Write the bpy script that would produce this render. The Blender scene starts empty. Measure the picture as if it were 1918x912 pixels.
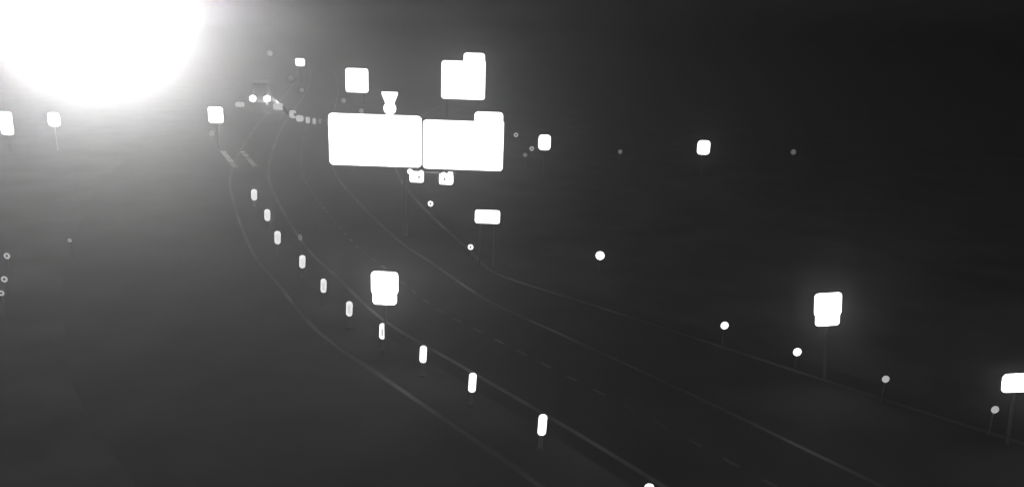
import bpy, bmesh, math, random
from mathutils import Vector, Matrix

random.seed(7)
R = math.radians
scene = bpy.context.scene
col = scene.collection

# ------------------------------------------------------------------ camera
CAM_H, FPX, PW, PH = 15.0, 1500.0, 1918.0, 912.0
PITCH, ROLL = math.atan((456 - 40) / FPX), R(2.0)
FW = Vector((0, math.cos(PITCH), -math.sin(PITCH)))
UP0 = Vector((0, math.sin(PITCH), math.cos(PITCH)))
RT0 = Vector((1, 0, 0))
RT = RT0 * math.cos(ROLL) + UP0 * math.sin(ROLL)
UP = UP0 * math.cos(ROLL) - RT0 * math.sin(ROLL)
CAM = Vector((0, 0, CAM_H))
cd = bpy.data.cameras.new('camera')
cam = bpy.data.objects.new('camera', cd)
col.objects.link(cam)
cd.sensor_width = 36.0
cd.lens = 36.0 * FPX / PW
cd.clip_start = 0.05
cd.clip_end = 12000
M = Matrix((RT, UP, -FW)).transposed().to_4x4()
M.translation = CAM
cam.matrix_world = M
scene.camera = cam

# ------------------------------------------------------------------ night sky
w = bpy.data.worlds.new('World')
scene.world = w
w.use_nodes = True
nt = w.node_tree
nt.nodes.clear()
sky = nt.nodes.new('ShaderNodeTexSky')
sky.sky_type = 'NISHITA'
sky.sun_disc = False
SUN_EL, SUN_AZ = R(58), R(165)
sky.sun_elevation = SUN_EL
sky.sun_rotation = SUN_AZ
bw = nt.nodes.new('ShaderNodeRGBToBW')
bg = nt.nodes.new('ShaderNodeBackground')
bg.inputs['Strength'].default_value = 0.0016
wo = nt.nodes.new('ShaderNodeOutputWorld')
nt.links.new(sky.outputs[0], bw.inputs[0])
nt.links.new(bw.outputs[0], bg.inputs['Color'])
nt.links.new(bg.outputs[0], wo.inputs['Surface'])

# moonlight, high and behind the camera
sd = bpy.data.lights.new('moon', 'SUN')
sd.energy = 0.31
sd.angle = R(10)
sun = bpy.data.objects.new('moon', sd)
col.objects.link(sun)
sdir = Vector((math.sin(SUN_AZ) * math.cos(SUN_EL), math.cos(SUN_AZ) * math.cos(SUN_EL), math.sin(SUN_EL)))
sun.rotation_euler = sdir.to_track_quat('Z', 'Y').to_euler()
sun.location = (0, -20, 60)

vs = scene.view_settings
vs.view_transform = 'Standard'
vs.look = 'None'
vs.exposure = 0.0
vs.gamma = 1.0
vs.use_curve_mapping = False
scene.render.engine = 'CYCLES'
scene.cycles.use_denoising = True
scene.cycles.volume_bounces = 0
scene.cycles.max_bounces = 4

LAMP_RADIANCE = 880.0
HAZE_DENSITY = 0.003
HAZE_G = 0.865

# ------------------------------------------------------------------ helpers
def at(px, py, depth):
    """world point seen at a pixel of the photograph at a distance along the view axis"""
    return CAM + (FW * FPX + RT * (px - PW / 2) + UP * (PH / 2 - py)) * (depth / FPX)

def on_plane(px, py, z=0.0):
    d = FW * FPX + RT * (px - PW / 2) + UP * (PH / 2 - py)
    return CAM + d * ((z - CAM_H) / d.z)

def depth_of(p):
    return (Vector(p) - CAM).dot(FW)

def tag(o, label=None, cat=None, group=None, kind=None):
    if label: o['label'] = label
    if cat: o['category'] = cat
    if group: o['group'] = group
    if kind: o['kind'] = kind
    return o

def empty(name, loc, rz=0.0):
    o = bpy.data.objects.new(name, None)
    o.empty_display_size = 0.3
    o.location = loc
    o.rotation_euler = (0, 0, rz)
    col.objects.link(o)
    return o

def link_bm(name, bm, mat, parent=None, smooth=False):
    me = bpy.data.meshes.new(name)
    bmesh.ops.recalc_face_normals(bm, faces=bm.faces)
    bm.to_mesh(me)
    bm.free()
    me.materials.append(mat)
    if smooth:
        for p in me.polygons: p.use_smooth = True
    return link_me(name, me, parent)

def link_me(name, me, parent=None):
    o = bpy.data.objects.new(name, me)
    col.objects.link(o)
    if parent: o.parent = parent
    return o

def add_box(bm, c, s, bevel=0.0):
    r = bmesh.ops.create_cube(bm, size=1.0)
    vs_ = r['verts']
    bmesh.ops.scale(bm, vec=s, verts=vs_)
    bmesh.ops.translate(bm, vec=c, verts=vs_)
    if bevel:
        es = list({e for v in vs_ for e in v.link_edges})
        bmesh.ops.bevel(bm, geom=es, offset=bevel, segments=2, affect='EDGES', profile=0.6)

def add_cyl(bm, a, b, r1, r2=None, n=12):
    a, b = Vector(a), Vector(b)
    r2 = r1 if r2 is None else r2
    q = (b - a).to_track_quat('Z', 'Y').to_matrix().to_4x4()
    q.translation = (a + b) / 2
    bmesh.ops.create_cone(bm, cap_ends=True, segments=n, radius1=r1, radius2=r2, depth=(b - a).length, matrix=q)

def add_outline(bm, pts, y0, y1):
    """closed outline in x,z extruded from y0 (front) to y1"""
    f = [bm.verts.new((x, y0, z)) for x, z in pts]
    k = [bm.verts.new((x, y1, z)) for x, z in pts]
    bm.faces.new(f)
    bm.faces.new(k[::-1])
    n = len(pts)
    for i in range(n):
        j = (i + 1) % n
        bm.faces.new((f[i], k[i], k[j], f[j]))

def rrect(x0, x1, z0, z1, r, n=5, square=()):
    # corners in order: upper right, upper left, lower left, lower right; those listed in square stay sharp
    out = []
    for q, (cx, cz, a0) in enumerate(((x1 - r, z1 - r, 0), (x0 + r, z1 - r, 90), (x0 + r, z0 + r, 180), (x1 - r, z0 + r, 270))):
        if q in square:
            out.append(((x1, x0, x0, x1)[q], (z1, z1, z0, z0)[q]))
            continue
        for i in range(n + 1):
            a = R(a0 + 90.0 * i / n)
            out.append((cx + r * math.cos(a), cz + r * math.sin(a)))
    return out

def disc(cx, cz, r, n=24):
    return [(cx + r * math.cos(2 * math.pi * i / n), cz + r * math.sin(2 * math.pi * i / n)) for i in range(n)]

# ------------------------------------------------------------------ materials (a monochrome camera: all neutral greys)
def mat(name, lo, hi=None, scale=6.0, rough=0.7, metal=0.0, bump=0.0, bscale=40.0, coord='Object', detail=6.0, p0=0.3, p1=0.7):
    m = bpy.data.materials.new(name)
    m.use_nodes = True
    n = m.node_tree
    p = n.nodes['Principled BSDF']
    p.inputs['Roughness'].default_value = rough
    p.inputs['Metallic'].default_value = metal
    hi = lo if hi is None else hi
    tc = n.nodes.new('ShaderNodeTexCoord')
    no = n.nodes.new('ShaderNodeTexNoise')
    no.inputs['Scale'].default_value = scale
    no.inputs['Detail'].default_value = detail
    n.links.new(tc.outputs[coord], no.inputs['Vector'])
    cr = n.nodes.new('ShaderNodeValToRGB')
    cr.color_ramp.elements[0].position = p0
    cr.color_ramp.elements[0].color = (lo, lo, lo, 1)
    cr.color_ramp.elements[1].position = p1
    cr.color_ramp.elements[1].color = (hi, hi, hi, 1)
    n.links.new(no.outputs['Fac'], cr.inputs[0])
    n.links.new(cr.outputs[0], p.inputs['Base Color'])
    if bump:
        nb = n.nodes.new('ShaderNodeTexNoise')
        nb.inputs['Scale'].default_value = bscale
        nb.inputs['Detail'].default_value = 8
        n.links.new(tc.outputs[coord], nb.inputs['Vector'])
        b = n.nodes.new('ShaderNodeBump')
        b.inputs['Strength'].default_value = bump
        n.links.new(nb.outputs['Fac'], b.inputs['Height'])
        n.links.new(b.outputs[0], p.inputs['Normal'])
    return m

def emit(name, strength, base=0.6, uneven=0.0, sample=True):
    m = bpy.data.materials.new(name)
    m.use_nodes = True
    n = m.node_tree
    p = n.nodes['Principled BSDF']
    p.inputs['Base Color'].default_value = (base, base, base, 1)
    p.inputs['Roughness'].default_value = 0.5
    p.inputs['Emission Color'].default_value = (1, 1, 1, 1)
    p.inputs['Emission Strength'].default_value = strength
    if uneven:
        tc = n.nodes.new('ShaderNodeTexCoord')
        no = n.nodes.new('ShaderNodeTexNoise')
        no.inputs['Scale'].default_value = 9.0
        n.links.new(tc.outputs['Object'], no.inputs['Vector'])
        mr = n.nodes.new('ShaderNodeMapRange')
        mr.inputs['From Min'].default_value = 0.3
        mr.inputs['From Max'].default_value = 0.7
        mr.inputs['To Min'].default_value = strength * (1 - uneven)
        mr.inputs['To Max'].default_value = strength * (1 + uneven)
        n.links.new(no.outputs['Fac'], mr.inputs['Value'])
        n.links.new(mr.outputs[0], p.inputs['Emission Strength'])
    if not sample:
        m.cycles.emission_sampling = 'NONE'
    return m

MT = {
    'grass': mat('rough_grass', 0.018, 0.065, 0.22, 0.95, bump=0.8, bscale=6.0, detail=10),
    'asphalt': mat('worn_asphalt', 0.016, 0.036, 0.3, 0.85, bump=0.25, bscale=30.0, detail=10),
    'paint': mat('worn_road_paint', 0.03, 0.14, 0.21, 0.6, detail=10, p0=0.44, p1=0.66),
    'steel': mat('dull_steel', 0.035, 0.055, 3.0, 0.6),
    'zinc': mat('galvanised_steel', 0.18, 0.30, 2.0, 0.5, metal=0.3),
    'dark': mat('dark_painted_metal', 0.085, 0.105, 4.0, 0.6),
    'back': mat('sign_back', 0.04, 0.06, 2.0, 0.6),
    'rubber': mat('tyre_rubber', 0.015, 0.02, 5.0, 0.9),
    'truck': mat('dull_truck_paint', 0.04, 0.05, 2.0, 0.4),
    'glass': mat('dark_windscreen', 0.03, 0.04, 2.0, 0.3),
    'sheet': emit('bright_glow_sheeting', 2.2),  # glow of all three sheetings stands in for light thrown back by signs
    'sheet_hot': emit('very_bright_glow_sheeting', 7.0),
    'sheet_dim': emit('duller_glow_sheeting', 0.95, uneven=0.35, sample=False),
    'lens': emit('glowing_reflector_lens', 1.6, sample=False),  # lens emission put in for light the reflectors return
    'glow_mid': emit('medium_glow', 0.42, uneven=0.3, sample=False),  # this and the next two only glow more weakly
    'glow_dim': emit('dim_glow', 0.10, sample=False),
    'glow_faint': emit('faint_glow', 0.05, sample=False),
    'head': emit('headlight_glass', 12.0),
    'flood': emit('sign_floodlight_glass', 3.0, uneven=0.3),
    'globe': emit('lit_lamp_globe', LAMP_RADIANCE),
}

# ------------------------------------------------------------------ ground and roads
def smooth_path(pts, step=2.0):
    P = [Vector((a[0], a[1], 0)) for a in pts]
    P = [P[0] * 2 - P[1]] + P + [P[-1] * 2 - P[-2]]
    out = []
    for i in range(1, len(P) - 2):
        n = max(2, int((P[i + 1] - P[i]).length / step))
        for k in range(n):
            t = k / n
            a, b, c, d = P[i - 1], P[i], P[i + 1], P[i + 2]
            out.append(0.5 * ((2 * b) + (c - a) * t + (2 * a - 5 * b + 4 * c - d) * t * t + (3 * b - a - 3 * c + d) * t ** 3))
    out.append(P[-2])
    return out

def offset(path, d):
    out = []
    for i, p in enumerate(path):
        t = (path[min(i + 1, len(path) - 1)] - path[max(i - 1, 0)]).normalized()
        out.append(p + Vector((t.y, -t.x, 0)) * d)       # to the right when travelling away
    return out

def strip(name, left, right, z, m, parent=None):
    bm = bmesh.new()
    n = min(len(left), len(right))
    a = [bm.verts.new((p.x, p.y, z)) for p in left[:n]]
    b = [bm.verts.new((p.x, p.y, z)) for p in right[:n]]
    for i in range(n - 1):
        bm.faces.new((a[i], b[i], b[i + 1], a[i + 1]))
    return link_bm(name, bm, m, parent)

# ground: one uneven sheet out to the horizon, level where the roads run
bm = bmesh.new()
XS = [-4000, -2500, -1500, -900, -600, -420, -300, -220, -160, -120, -90, -70, -50, -30, -10, 10, 30, 50, 70, 90, 120, 160, 220, 300, 420, 600, 900, 1500, 2500, 4000]
YS = [-300, -120, -40, 0, 20, 40, 60, 80, 100, 125, 150, 180, 220, 270, 340, 430, 560, 750, 1000, 1500, 2400, 4000]
grid = []
for y in YS:
    row = []
    for x in XS:
        far = max(0.0, min(1.0, (math.hypot(x, y) - 330) / 900))
        z = far * (10 + 14 * math.sin(x * 0.004 + 1.3) + 9 * math.sin(y * 0.006 + x * 0.002)) * 0.6
        row.append(bm.verts.new((x, y, z)))
    grid.append(row)
for j in range(len(YS) - 1):
    for i in range(len(XS) - 1):
        bm.faces.new((grid[j][i], grid[j][i + 1], grid[j + 1][i + 1], grid[j + 1][i]))
ground = link_bm('ground', bm, MT['grass'], smooth=True)
tag(ground, kind='structure')

MED = smooth_path([(22, -2), (14, 9), (8.6, 16.6), (4.5, 21.9), (1.3, 26.0), (-3.7, 32.0), (-8.2, 37.5), (-12.3, 44.7),
                   (-15.4, 50.2), (-20.7, 62.3), (-25.5, 75), (-30.0, 92), (-34.5, 112), (-38.5, 133), (-46, 170), (-58, 220), (-74, 280), (-86, 330)])
RAMP = smooth_path([(44, 4), (34, 14.5), (27, 21.6), (21.5, 26.5), (16, 31.4), (11.4, 35.6), (8.4, 38.4), (3.6, 42.8), (0.6, 45.4), (-1.4, 47.8), (-2.8, 51.8),
                    (-7.0, 63.0), (-11, 76), (-14, 92), (-15.5, 112), (-14, 140), (-8, 175), (4, 220)])

road = tag(strip('carriageway', offset(MED, -12.2), offset(MED, 11.4), 0.006, MT['asphalt']), kind='structure')
slip = tag(strip('slip_road', offset(RAMP, -9.5), offset(RAMP, 1.5), 0.002, MT['asphalt']), kind='structure')
med = tag(strip('median_strip', offset(MED, -1.2), offset(MED, 1.1), 0.010, MT['grass']), kind='structure')

def line(name, path, d, wd, parent, z=0.014, i0=0, i1=None):
    p = path[i0:i1] if i1 else path[i0:]
    return strip(name, offset(p, d - wd / 2), offset(p, d + wd / 2), z, MT['paint'], parent)
line('edge_line', MED, -1.45, 0.22, road)
line('edge_line', MED, 2.0, 0.22, road)
line('edge_line', MED, 8.3, 0.22, road)
line('edge_line', RAMP, 0.0, 0.26, slip, z=0.010)

def resample(path, start, seg, gap, total):
    """dash pieces of length seg along path"""
    L = [0.0]
    for i in range(1, len(path)): L.append(L[-1] + (path[i] - path[i - 1]).length)
    def pt(s):
        for i in range(1, len(path)):
            if L[i] >= s:
                t = (s - L[i - 1]) / (L[i] - L[i - 1])
                return path[i - 1].lerp(path[i], t)
        return path[-1]
    s = start
    out = []
    while s + seg < min(total, L[-1]):
        out.append((pt(s), pt(s + seg)))
        s += seg + gap
    return out
def dashes(path, d, wd, parent, start, seg, gap, total):
    for a, b in resample(offset(path, d), start, seg, gap, total):
        t = (b - a).normalized()
        n = Vector((t.y, -t.x, 0)) * wd / 2
        bm = bmesh.new()
        bm.faces.new([bm.verts.new((v.x, v.y, 0.014)) for v in (a - n, a + n, b + n, b - n)])
        link_bm('lane_dash', bm, MT['paint'], parent)
dashes(MED, 5.2, 0.16, road, 20.0, 0.7, 1.0, 130)

MT['pale'] = mat('pale_road_paint', 0.12, 0.75, 0.9, 0.5, p0=0.38, p1=0.6)  # paler paint for the two wide stripes below
for (ax, ay), (bx_, by), wd in (((417, 283), (441, 314), 0.55), ((454, 284), (478, 312), 0.5)):
    a, b = on_plane(ax, ay), on_plane(bx_, by)
    t = (b - a).normalized()
    n = Vector((t.y, -t.x, 0)) * wd / 2
    bm = bmesh.new()
    bm.faces.new([bm.verts.new((v.x, v.y, 0.019)) for v in (a - n, a + n, b + n, b - n)])
    link_bm('lane_stripe', bm, MT['pale'], road)

# ------------------------------------------------------------------ signs
def posts_for(root, xs, ztop, base_z, r=0.07, y=0.06):
    for x in xs:
        bm = bmesh.new()
        add_box(bm, (x, y + r, (base_z + ztop) / 2), (2 * r, 2 * r, ztop - base_z), 0.01)
        link_bm('post', bm, MT['dark'], root)

def panel(root, name, x0, x1, z0, z1, r, m, y=0.0, th=0.04, square=()):
    """sign plate: bright face in front of a dull backing with a thin rim"""
    bm = bmesh.new()
    add_outline(bm, rrect(x0, x1, z0, z1, r, square=square), y - 0.012, y)
    f = link_bm(name, bm, m, root)
    bm = bmesh.new()
    e = 0.0 if square else 0.01
    add_outline(bm, rrect(x0 - e, x1 + e, z0 - e, z1 + e, r, square=square), y + 0.002, y + th)
    link_bm('backing', bm, MT['back'], f)
    return f

def sign(name, label, cat, cx, cy, wpx, hpx, depth, rpx=5, m='sheet', nposts=1, group=None, yaw=0.0, lean=0.0):
    c = at(cx, cy, depth)
    k = depth / FPX
    W_, H_ = wpx * k, hpx * k / 0.965
    root = empty(name, (c.x - c.z * math.sin(R(lean)), c.y, 0), yaw)
    root.rotation_euler.y = R(lean)
    tag(root, label, cat, group)
    panel(root, 'panel', -W_ / 2, W_ / 2, c.z - H_ / 2, c.z + H_ / 2, rpx * k, MT[m])
    xs = [0] if nposts == 1 else [-W_ * 0.28, W_ * 0.28]
    posts_for(root, xs, c.z + H_ * 0.4, -0.2, 0.05 if depth < 60 else 0.08)
    return root, c, k, W_, H_

# pair of overhead guide signs on one column
GD = 55.0
k = GD / FPX
gl, gr_ = at(704.5, 262, GD), at(869, 271, GD)
pole = at(757, 300, GD)
gsign = empty('guide_sign', (pole.x, pole.y, 0))
tag(gsign, 'huge white double guide sign with raised tab at its upper right', 'road sign')
def gx(p): return p.x - pole.x
def gpanel(name, x0, x1, y0, y1, rpx, yy=0.0, square=()):
    a, b = at(x0, (y0 + y1) / 2, GD), at(x1, (y0 + y1) / 2, GD)
    xm = (x0 + x1) / 2
    t, u = at(xm, y0, GD), at(xm, y1, GD)
    return panel(gsign, name, gx(a), gx(b), u.z, t.z, rpx * k, MT['sheet'], yy, square=square)
gpanel('panel', 618, 791, 212, 312, 8)
gpanel('panel', 793, 943, 224, 319, 7, 0.0, (0,))
gpanel('exit_tab', 890, 943, 207, 225.6, 7, 0.0, (2, 3))
bm = bmesh.new()
add_cyl(bm, (0, 0.55, -0.3), (0, 0.55, at(757, 222, GD).z), 0.19, 0.15, 16)
link_bm('column', bm, MT['dark'], gsign)
for yy in (245, 295):
    zz = at(790, yy, GD).z
    bm = bmesh.new()
    add_box(bm, ((gx(gl) + gx(gr_)) / 2, 0.2, zz), (10.6, 0.16, 0.16), 0.02)
    link_bm('crossbeam', bm, MT['dark'], gsign)
wz = at(806, 322, GD).z
bm = bmesh.new()
WX = gx(at(808, 322, GD))
add_box(bm, (WX, -0.35, wz - 0.02), (3.4, 0.5, 0.05))
for s in (-1.5, 0, 1.5):
    add_box(bm, (WX + s, 0.1, wz - 0.07), (0.06, 1.3, 0.06))
link_bm('walkway', bm, MT['dark'], gsign)

def floodlight(px, py, label, tilt):
    c = at(px, py, GD - 1.0)
    o = empty('sign_floodlight', c)
    tag(o, label, 'floodlight', 'floodlights under the guide sign')
    bm = bmesh.new()
    add_box(bm, (0, 0.06, 0), (0.88, 0.30, 0.7), 0.06)
    link_bm('housing', bm, MT['steel'], o)
    bm = bmesh.new()
    add_outline(bm, rrect(-0.47, 0.47, -0.40, 0.34, 0.14), -0.16, -0.10)
    link_bm('lens', bm, MT['flood'], o)
    bm = bmesh.new()
    add_outline(bm, rrect(-0.46 * tilt - 0.16, -0.46 * tilt + 0.16, 0.16, 0.46, 0.1), -0.12, -0.04)
    link_bm('glow_flap', bm, MT['flood'], o)  # both flaps glow, added to widen the light and roughen its edge
    bm = bmesh.new()
    add_outline(bm, rrect(0.30 * tilt - 0.12, 0.30 * tilt + 0.12, 0.18, 0.40, 0.08), -0.12, -0.04)
    link_bm('glow_flap', bm, MT['flood'], o)
    bm = bmesh.new()
    add_outline(bm, disc(0.16 * tilt, -0.04, 0.085, 12), -0.175, -0.162)
    link_bm('lamp_cap', bm, MT['steel'], o)
    bm = bmesh.new()
    add_cyl(bm, (0.1, 0.1, 0.25), (0.1, 0.25, 0.55), 0.04)
    add_cyl(bm, (-0.1, 0.1, 0.25), (-0.1, 0.25, 0.55), 0.04)
    link_bm('bracket', bm, MT['dark'], o)
    return o
floodlight(781, 330, 'bright floodlight below the seam of the double guide sign, left of two', 1)
floodlight(836, 334, 'bright floodlight below the right panel of the double guide sign, right of two', -0.6)

# stacked marker showing above the left guide panel
MD = 100.0
c = at(730, 190, MD); k = MD / FPX
mk = empty('marker_sign', (c.x, c.y, 0))
tag(mk, 'bright funnel-shaped plate over a round plate, rising above the left guide panel', 'road sign')
def mz(py): return at(730, py, MD).z
bm = bmesh.new()
zt, zm = mz(172), mz(196)
add_outline(bm, [(-15 * k, zt), (-15 * k, zt - 5 * k), (-7.5 * k, zm), (7.5 * k, zm), (15 * k, zt - 5 * k), (15 * k, zt)], -0.02, 0.03)
link_bm('funnel_plate', bm, MT['sheet'], mk)
bm = bmesh.new()
add_outline(bm, disc(0, mz(204), 12 * k), -0.03, 0.04)
link_bm('round_plate', bm, MT['sheet'], mk)
posts_for(mk, [0], mz(180), -0.2, 0.08, 0.05)

# guide sign with tab beyond
ED = 108.0
k = ED / FPX
c = at(868, 150, ED)
es = empty('exit_sign', (c.x, c.y, 0))
tag(es, 'white square guide sign with a raised tab, above the right guide panel', 'road sign')
def epanel(name, x0, x1, y0, y1, rpx, yy=0.0, square=()):
    xm, ym = (x0 + x1) / 2, (y0 + y1) / 2
    return panel(es, name, at(x0, ym, ED).x - c.x, at(x1, ym, ED).x - c.x, at(xm, y1, ED).z, at(xm, y0, ED).z, rpx * k, MT['sheet'], yy, square=square)
epanel('panel', 826.5, 909, 114, 187.5, 6, 0.0, (0,))
epanel('exit_tab', 869, 909, 99, 114.8, 6, 0.0, (2, 3))
posts_for(es, [-2.2, 2.2], at(868, 120, ED).z, -0.2, 0.1)

sign('square_sign', 'white square sign above the left end of the double guide sign', 'road sign', 668.5, 151, 43, 43, 118, 5, nposts=2)
sign('small_sign', 'small white sign, highest of the small ones, left of the square sign', 'road sign', 562, 117, 18, 14, 180, 4)
sign('square_sign', 'white square sign at the right edge of the lamp glow', 'road sign', 404, 215.5, 28, 29, 90, 5)
sign('square_sign', 'white sign just below the lamp glow', 'road sign', 101, 224, 23, 25, 85, 7)
sign('tall_sign', 'tall white sign at the left edge of the picture, below the lamp glow', 'road sign', 12, 231, 24, 42, 80, 6)
sign('small_sign', 'small white rounded sign to the right of the double guide sign', 'road sign', 1020, 267, 23, 28, 80, 7)
sign('small_sign', 'small white rounded sign standing alone at upper right', 'road sign', 1318, 276.5, 24, 26, 80, 7)
sign('wide_sign', 'low wide white sign below the right guide panel', 'road sign', 913, 406, 47, 25, 50, 5, nposts=2)
sign('edge_sign', 'white rectangular sign cut off by the right edge', 'road sign', 1905, 716, 56, 36, 30, 9, m='sheet_hot', lean=-5)

def speed_sign(cx, top, label, depth, lean=0.0):
    k = depth / FPX
    c = at(cx, top + 34, depth)
    o = empty('speed_sign', (c.x - c.z * math.sin(R(lean)), c.y, 0))
    o.rotation_euler.y = R(lean)
    tag(o, label, 'road sign', 'tall white signs with a plaque')
    z = lambda py: at(cx, py, depth).z
    panel(o, 'panel', -25 * k, 25 * k, z(top + 46), z(top), 7 * k, MT['sheet_hot'])
    panel(o, 'plaque', -22.5 * k, 22.5 * k, z(top + 67), z(top + 45.6), 7 * k, MT['sheet_hot'], 0.0, square=(0, 1))
    posts_for(o, [0], z(top + 10), -0.2, 0.05)
    return o
speed_sign(720.5, 506, 'bright white upright sign with plaque, standing in the middle of the picture', 36)
speed_sign(1550.5, 545, 'bright white upright sign with plaque at right', 35, -6)

# ------------------------------------------------------------------ reflector posts
ORD = ['nearest', 'second', 'third', 'fourth', 'fifth', 'sixth', 'seventh', 'eighth', 'ninth', 'tenth', 'eleventh']
BARS = [(1212, 925, 18, 44), (1014, 795, 16, 42), (883, 716, 14, 38), (791, 663, 13, 33), (715, 620, 12, 30), (653, 578, 12, 28),
        (605, 535, 11, 26), (565, 490, 11, 24), (519, 445, 11, 24), (500, 403, 11, 21), (475, 365, 11, 20)]
for i, (px, py, wp, hp) in enumerate(BARS):
    c = on_plane(px, py, 1.0)
    k = depth_of(c) / FPX
    o = empty('median_reflector', (c.x, c.y, 0.01), R(random.uniform(-6, 6)))
    o.rotation_euler.y = R(2.5 + random.uniform(-0.6, 0.6))
    tag(o, f'slim upright white reflector in the median, {ORD[i]} of the row from the bottom edge', 'reflector', 'upright median reflectors')
    w2, h2 = wp * k / 2, hp * k / 2 / 0.96
    bm = bmesh.new()
    add_outline(bm, rrect(-w2, w2, 1.0 - h2, 1.0 + h2, w2 * 0.85, 4), -0.03, -0.018)
    link_bm('reflective_strip', bm, MT['lens' if i < 5 else 'sheet_dim'], o)
    if i > 3:
        bm = bmesh.new()
        add_outline(bm, rrect(-w2 * 0.34, w2 * 0.34, 1.0 - h2 * 0.62, 1.0 + h2 * random.uniform(0.3, 0.62), w2 * 0.3, 3), -0.038, -0.031)
        link_bm('dim_core', bm, MT['glow_mid'], o)  # inner bar with weaker glow, leaving a bright rim
    bm = bmesh.new()
    add_outline(bm, rrect(-w2 * 0.6, w2 * 0.6, -0.1, 1.0 + h2 + 0.02, 0.04, 3), -0.016, 0.012)
    link_bm('post', bm, MT['dark'], o)
    bm = bmesh.new()
    add_box(bm, (0, 0, 0.02), (0.3, 0.3, 0.05), 0.015)
    link_bm('base', bm, MT['steel'], o)

def round_reflector(px, py, dpx, label, m='lens', z=1.1, ring=False, group='round reflectors on posts', name='round_reflector', squash=1.0):
    c = on_plane(px, py, z)
    k = depth_of(c) / FPX
    o = empty(name, (c.x, c.y, 0), R(random.uniform(-8, 8)))
    tag(o, label, 'reflector', group)
    r = dpx * k / 2
    bm = bmesh.new()
    add_outline(bm, [(x, z + (zz - z) * squash) for x, zz in disc(0, z, r, 16)], -0.035, -0.02)
    link_bm('lens', bm, MT[m], o)
    if ring:
        bm = bmesh.new()
        add_outline(bm, disc(0, z, r * 0.42, 12), -0.05, -0.037)
        link_bm('hub', bm, MT['steel'], o)
    bm = bmesh.new()
    add_outline(bm, disc(0, z, r * 1.02, 16), -0.018, 0.0)
    link_bm('bezel', bm, MT['back'], o)
    bm = bmesh.new()
    add_cyl(bm, (0, 0.035, -0.1), (0, 0.035, z + r * 0.7), 0.03, n=8)
    link_bm('post', bm, MT['dark'], o)
    return o

for px, py, d, m, lab in [
    (1357, 609, 15, 'lens', 'round white reflector on a post, farthest of the four beside the slip road'),
    (1493, 658.5, 16, 'lens', 'round white reflector on a post just below left of the right upright sign'),
    (1658.5, 709, 14, 'glow_mid', 'round greyish reflector on a post between the right upright sign and the edge sign'),
    (1863, 766, 15, 'glow_mid', 'round greyish reflector on a post just below the sign cut by the right edge'),
    (1124, 478.5, 17, 'lens', 'largest round white reflector, alone in the middle right of the picture')]:
    round_reflector(px, py, d, lab, m)
for px, py, d, m, lab in [
    (806.5, 381.5, 10.5, 'lens', 'small white ring reflector below the left floodlight of the double guide sign'),
    (881.5, 462.5, 10.5, 'lens', 'small white ring reflector below the low wide sign')]:
    round_reflector(px, py, d, lab, m, ring=True)
for px, py, d, m, lab in [
    (966.5, 253, 8.5, 'glow_mid', 'tiny grey reflector just right of the double guide sign'),
    (996, 278.5, 8.5, 'glow_mid', 'tiny grey reflector at lower left of the small rounded sign'),
    (983.5, 290.5, 8, 'glow_dim', 'tiny dim reflector lowest between guide sign and small rounded sign'),
    (1161.5, 284.5, 8, 'glow_dim', 'tiny dim reflector midway between the two small rounded signs'),
    (1486, 285, 10, 'glow_dim', 'tiny dim reflector right of the lone rounded sign'),
    (643.5, 188.5, 9, 'glow_dim', 'tiny dim reflector below the square sign'),
    (677, 208, 9, 'glow_dim', 'tiny dim reflector touching the top of the left guide panel'),
    (397, 250, 11, 'glow_dim', 'dim reflector below the square sign beside the lamp glow'),
    (505.5, 100, 11, 'glow_dim', 'faint reflector left of the highest small sign'),
    (131, 450, 8, 'glow_dim', 'faint reflector alone on the far left verge'),
    (13.5, 479, 12, 'glow_mid', 'round reflector at the left edge, highest of three'),
    (8.5, 522.5, 12, 'glow_mid', 'round reflector at the left edge, middle of three'),
    (3, 548.5, 11, 'glow_mid', 'round reflector at the left edge, lowest of three')]:
    round_reflector(px, py, d, lab, m, ring=(m == 'glow_mid'))
round_reflector(562.5, 444.5, 8, 'faint narrow reflector right of the median reflector row', 'glow_faint', squash=1.6)
round_reflector(545, 147, 11, 'very faint reflector below the highest small sign, upper of two', 'glow_faint')
round_reflector(565, 169, 9, 'very faint reflector below the highest small sign, lower of two', 'glow_faint')

# ------------------------------------------------------------------ guardrail by the far bend
GRAIL = smooth_path([(-50, 162), (-43.5, 143), (-38.6, 131), (-33.4, 119), (-30.6, 115), (-27.3, 112), (-23.0, 109.5), (-17, 107)], 1.0)
gr = empty('guardrail', (GRAIL[0].x, GRAIL[0].y, 0))
tag(gr, 'steel guardrail lit by headlights, left of the double guide sign', 'guardrail')
o0 = Vector((GRAIL[0].x, GRAIL[0].y, 0))
prof = [(-0.0, 0.45), (-0.09, 0.50), (-0.09, 0.56), (0.0, 0.61), (0.0, 0.66), (-0.09, 0.71), (-0.09, 0.77), (0.0, 0.82), (0.015, 0.82), (0.015, 0.45)]
bm = bmesh.new()
rings = []
for i, p in enumerate(GRAIL):
    t = (GRAIL[min(i + 1, len(GRAIL) - 1)] - GRAIL[max(i - 1, 0)]).normalized()
    n = Vector((t.y, -t.x, 0))
    rings.append([bm.verts.new(p - o0 - n * a + Vector((0, 0, z * 1.3))) for a, z in prof])
for a, b in zip(rings, rings[1:]):
    for j in range(len(prof)):
        q = (j + 1) % len(prof)
        bm.faces.new((a[j], b[j], b[q], a[q]))
link_bm('rail', bm, MT['zinc'], gr)
for i in range(0, len(GRAIL), 2):
    p = GRAIL[i] - o0
    bm = bmesh.new()
    add_box(bm, (p.x + 0.1, p.y + 0.1, 0.5), (0.12, 0.15, 1.05))
    link_bm('rail_post', bm, MT['zinc'], gr)

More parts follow.
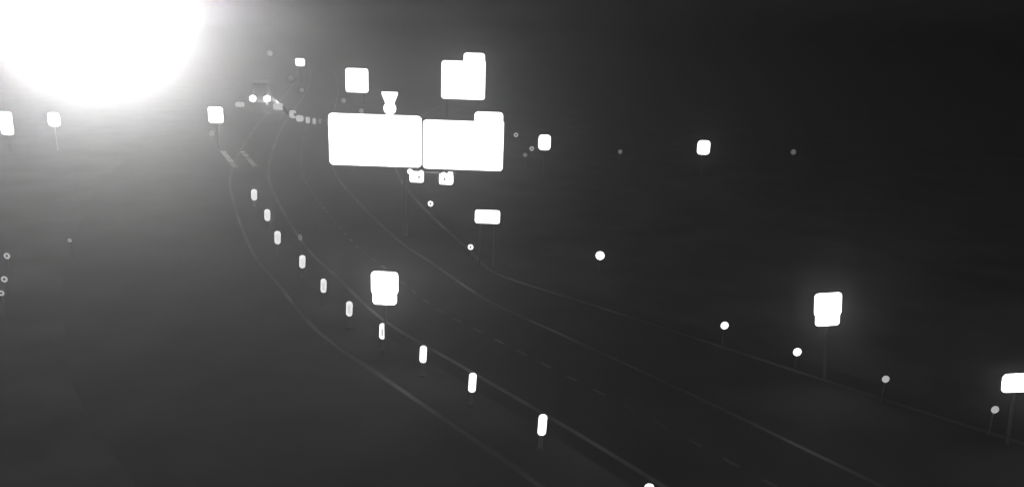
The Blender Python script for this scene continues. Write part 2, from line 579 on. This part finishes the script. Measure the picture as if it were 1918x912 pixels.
for px, py, wp, hp, m in ((450, 196, 17, 9, 'glow_dim'), (522, 200, 20, 12, 'glow_mid'), (549, 214, 13, 15, 'glow_mid'), (562, 222, 14, 12, 'glow_mid'),
                          (577, 225, 8, 12, 'glow_mid'), (589, 227, 6, 11, 'glow_mid'), (600, 228, 5, 9, 'glow_dim')):
    c = on_plane(px, py, 0.85)
    k = depth_of(c) / FPX
    w2, h2 = wp * k / 2, hp * k / 2
    bm = bmesh.new()
    p = c - o0
    add_outline(bm, [(p.x + x, z) for x, z in rrect(-w2, w2, 0.85 - h2, 0.85 + h2, min(w2, h2) * 0.7, 4)], p.y - 0.2, p.y - 0.15)
    patch = link_bm('lit_rail_patch', bm, MT[m], gr)  # glowing patches put in for headlight light falling on the rail

# ------------------------------------------------------------------ oncoming truck with its headlights on
tp = on_plane(487, 185, 1.0)
td = depth_of(tp)
tk = td / FPX
tr = empty('truck', (tp.x, tp.y, 0.01), R(14))
tag(tr, 'dark oncoming truck with both headlights shining', 'truck')
HX = 13 * tk
def tpart(name, m, *boxes, parent=tr):
    bm = bmesh.new()
    for c_, s_, b_ in boxes: add_box(bm, c_, s_, b_)
    return link_bm(name, bm, MT[m], parent)
tpart('cab', 'truck', ((0, 0.9, 1.75), (2.3, 1.8, 2.3), 0.15))
tpart('bumper', 'dark', ((0, -0.08, 0.55), (2.4, 0.25, 0.35), 0.05))
tpart('grille', 'dark', ((0, -0.03, 1.1), (1.1, 0.08, 0.6), 0.02))
tpart('windscreen', 'glass', ((0, -0.03, 2.25), (2.0, 0.06, 0.8), 0.02))
tpart('cargo_box', 'truck', ((0, 5.2, 2.1), (2.45, 6.2, 2.6), 0.05))
tpart('chassis', 'dark', ((0, 4.5, 0.7), (0.9, 7.4, 0.2), 0.02))
for s in (-1, 1):
    tpart('mirror', 'dark', ((s * 1.35, 0.15, 2.2), (0.14, 0.12, 0.5), 0.02))
    for wy in (1.0, 6.6):
        bm = bmesh.new()
        add_cyl(bm, (s * 0.85, wy, 0.5), (s * 1.15, wy, 0.5), 0.5, n=20)
        wh = link_bm('wheel', bm, MT['rubber'], tr)
        bm = bmesh.new()
        add_cyl(bm, (s * 1.12, wy, 0.5), (s * 1.17, wy, 0.5), 0.28, n=14)
        link_bm('rim', bm, MT['steel'], wh)
    bm = bmesh.new()
    add_outline(bm, disc(s * HX, 1.0, 0.5, 20), -0.28, -0.1)
    link_bm('headlight', bm, MT['head'], tr)
    ld = bpy.data.lights.new('headlight_beam', 'SPOT')
    ld.energy = 2600
    ld.spot_size = R(24)
    ld.spot_blend = 0.5
    ld.shadow_soft_size = 0.15
    lo = bpy.data.objects.new('headlight_beam', ld)
    col.objects.link(lo)
    lo.parent = tr
    lo.location = (s * HX, -0.45, 1.0)
    aim = Vector((-26.5, 112, 0.75)) - Vector((tp.x, tp.y, 1.0))
    aim.rotate(Matrix.Rotation(-R(14), 3, 'Z'))
    lo.rotation_euler = (-aim).to_track_quat('Z', 'Y').to_euler()

# ------------------------------------------------------------------ tall street lamp beside the camera, lit
LD = 4.0
lc = at(167, -3, LD)
lamp = empty('street_lamp', (lc.x - 2.4, lc.y + 0.3, 0))
tag(lamp, 'tall street lamp with dazzling white globe at upper left', 'street lamp')
ox = Vector((2.4, -0.3, lc.z))
bm = bmesh.new()
bmesh.ops.create_icosphere(bm, subdivisions=3, radius=0.36, matrix=Matrix.Translation(ox))
link_bm('globe', bm, MT['globe'], lamp, True)
bm = bmesh.new()
add_cyl(bm, ox + Vector((0, 0, 0.385)), ox + Vector((0, 0, 0.55)), 0.5, 0.16, 28)
link_bm('hood', bm, MT['dark'], lamp)
bm = bmesh.new()
add_cyl(bm, (0, 0, lc.z + 0.45), ox + Vector((0, 0, 0.5)), 0.045, n=12)
link_bm('arm', bm, MT['dark'], lamp)
bm = bmesh.new()
add_cyl(bm, (0, 0, -0.3), (0, 0, lc.z + 0.6), 0.13, 0.07, 18)
link_bm('pole', bm, MT['dark'], lamp)

# ------------------------------------------------------------------ night haze
hb = bmesh.new()
r = bmesh.ops.create_cube(hb, size=1.0)
bmesh.ops.scale(hb, vec=(8200, 4500, 40), verts=r['verts'])
bmesh.ops.translate(hb, vec=(0, 1850, 8), verts=r['verts'])
hm = bpy.data.materials.new('night_haze')
hm.use_nodes = True
hn = hm.node_tree
hn.nodes.clear()
pv = hn.nodes.new('ShaderNodeVolumePrincipled')
pv.inputs['Color'].default_value = (0.9, 0.9, 0.9, 1)
pv.inputs['Density'].default_value = HAZE_DENSITY
pv.inputs['Anisotropy'].default_value = HAZE_G
oo = hn.nodes.new('ShaderNodeOutputMaterial')
hn.links.new(pv.outputs[0], oo.inputs['Volume'])
haze = link_bm('haze', hb, hm)
tag(haze, kind='stuff')
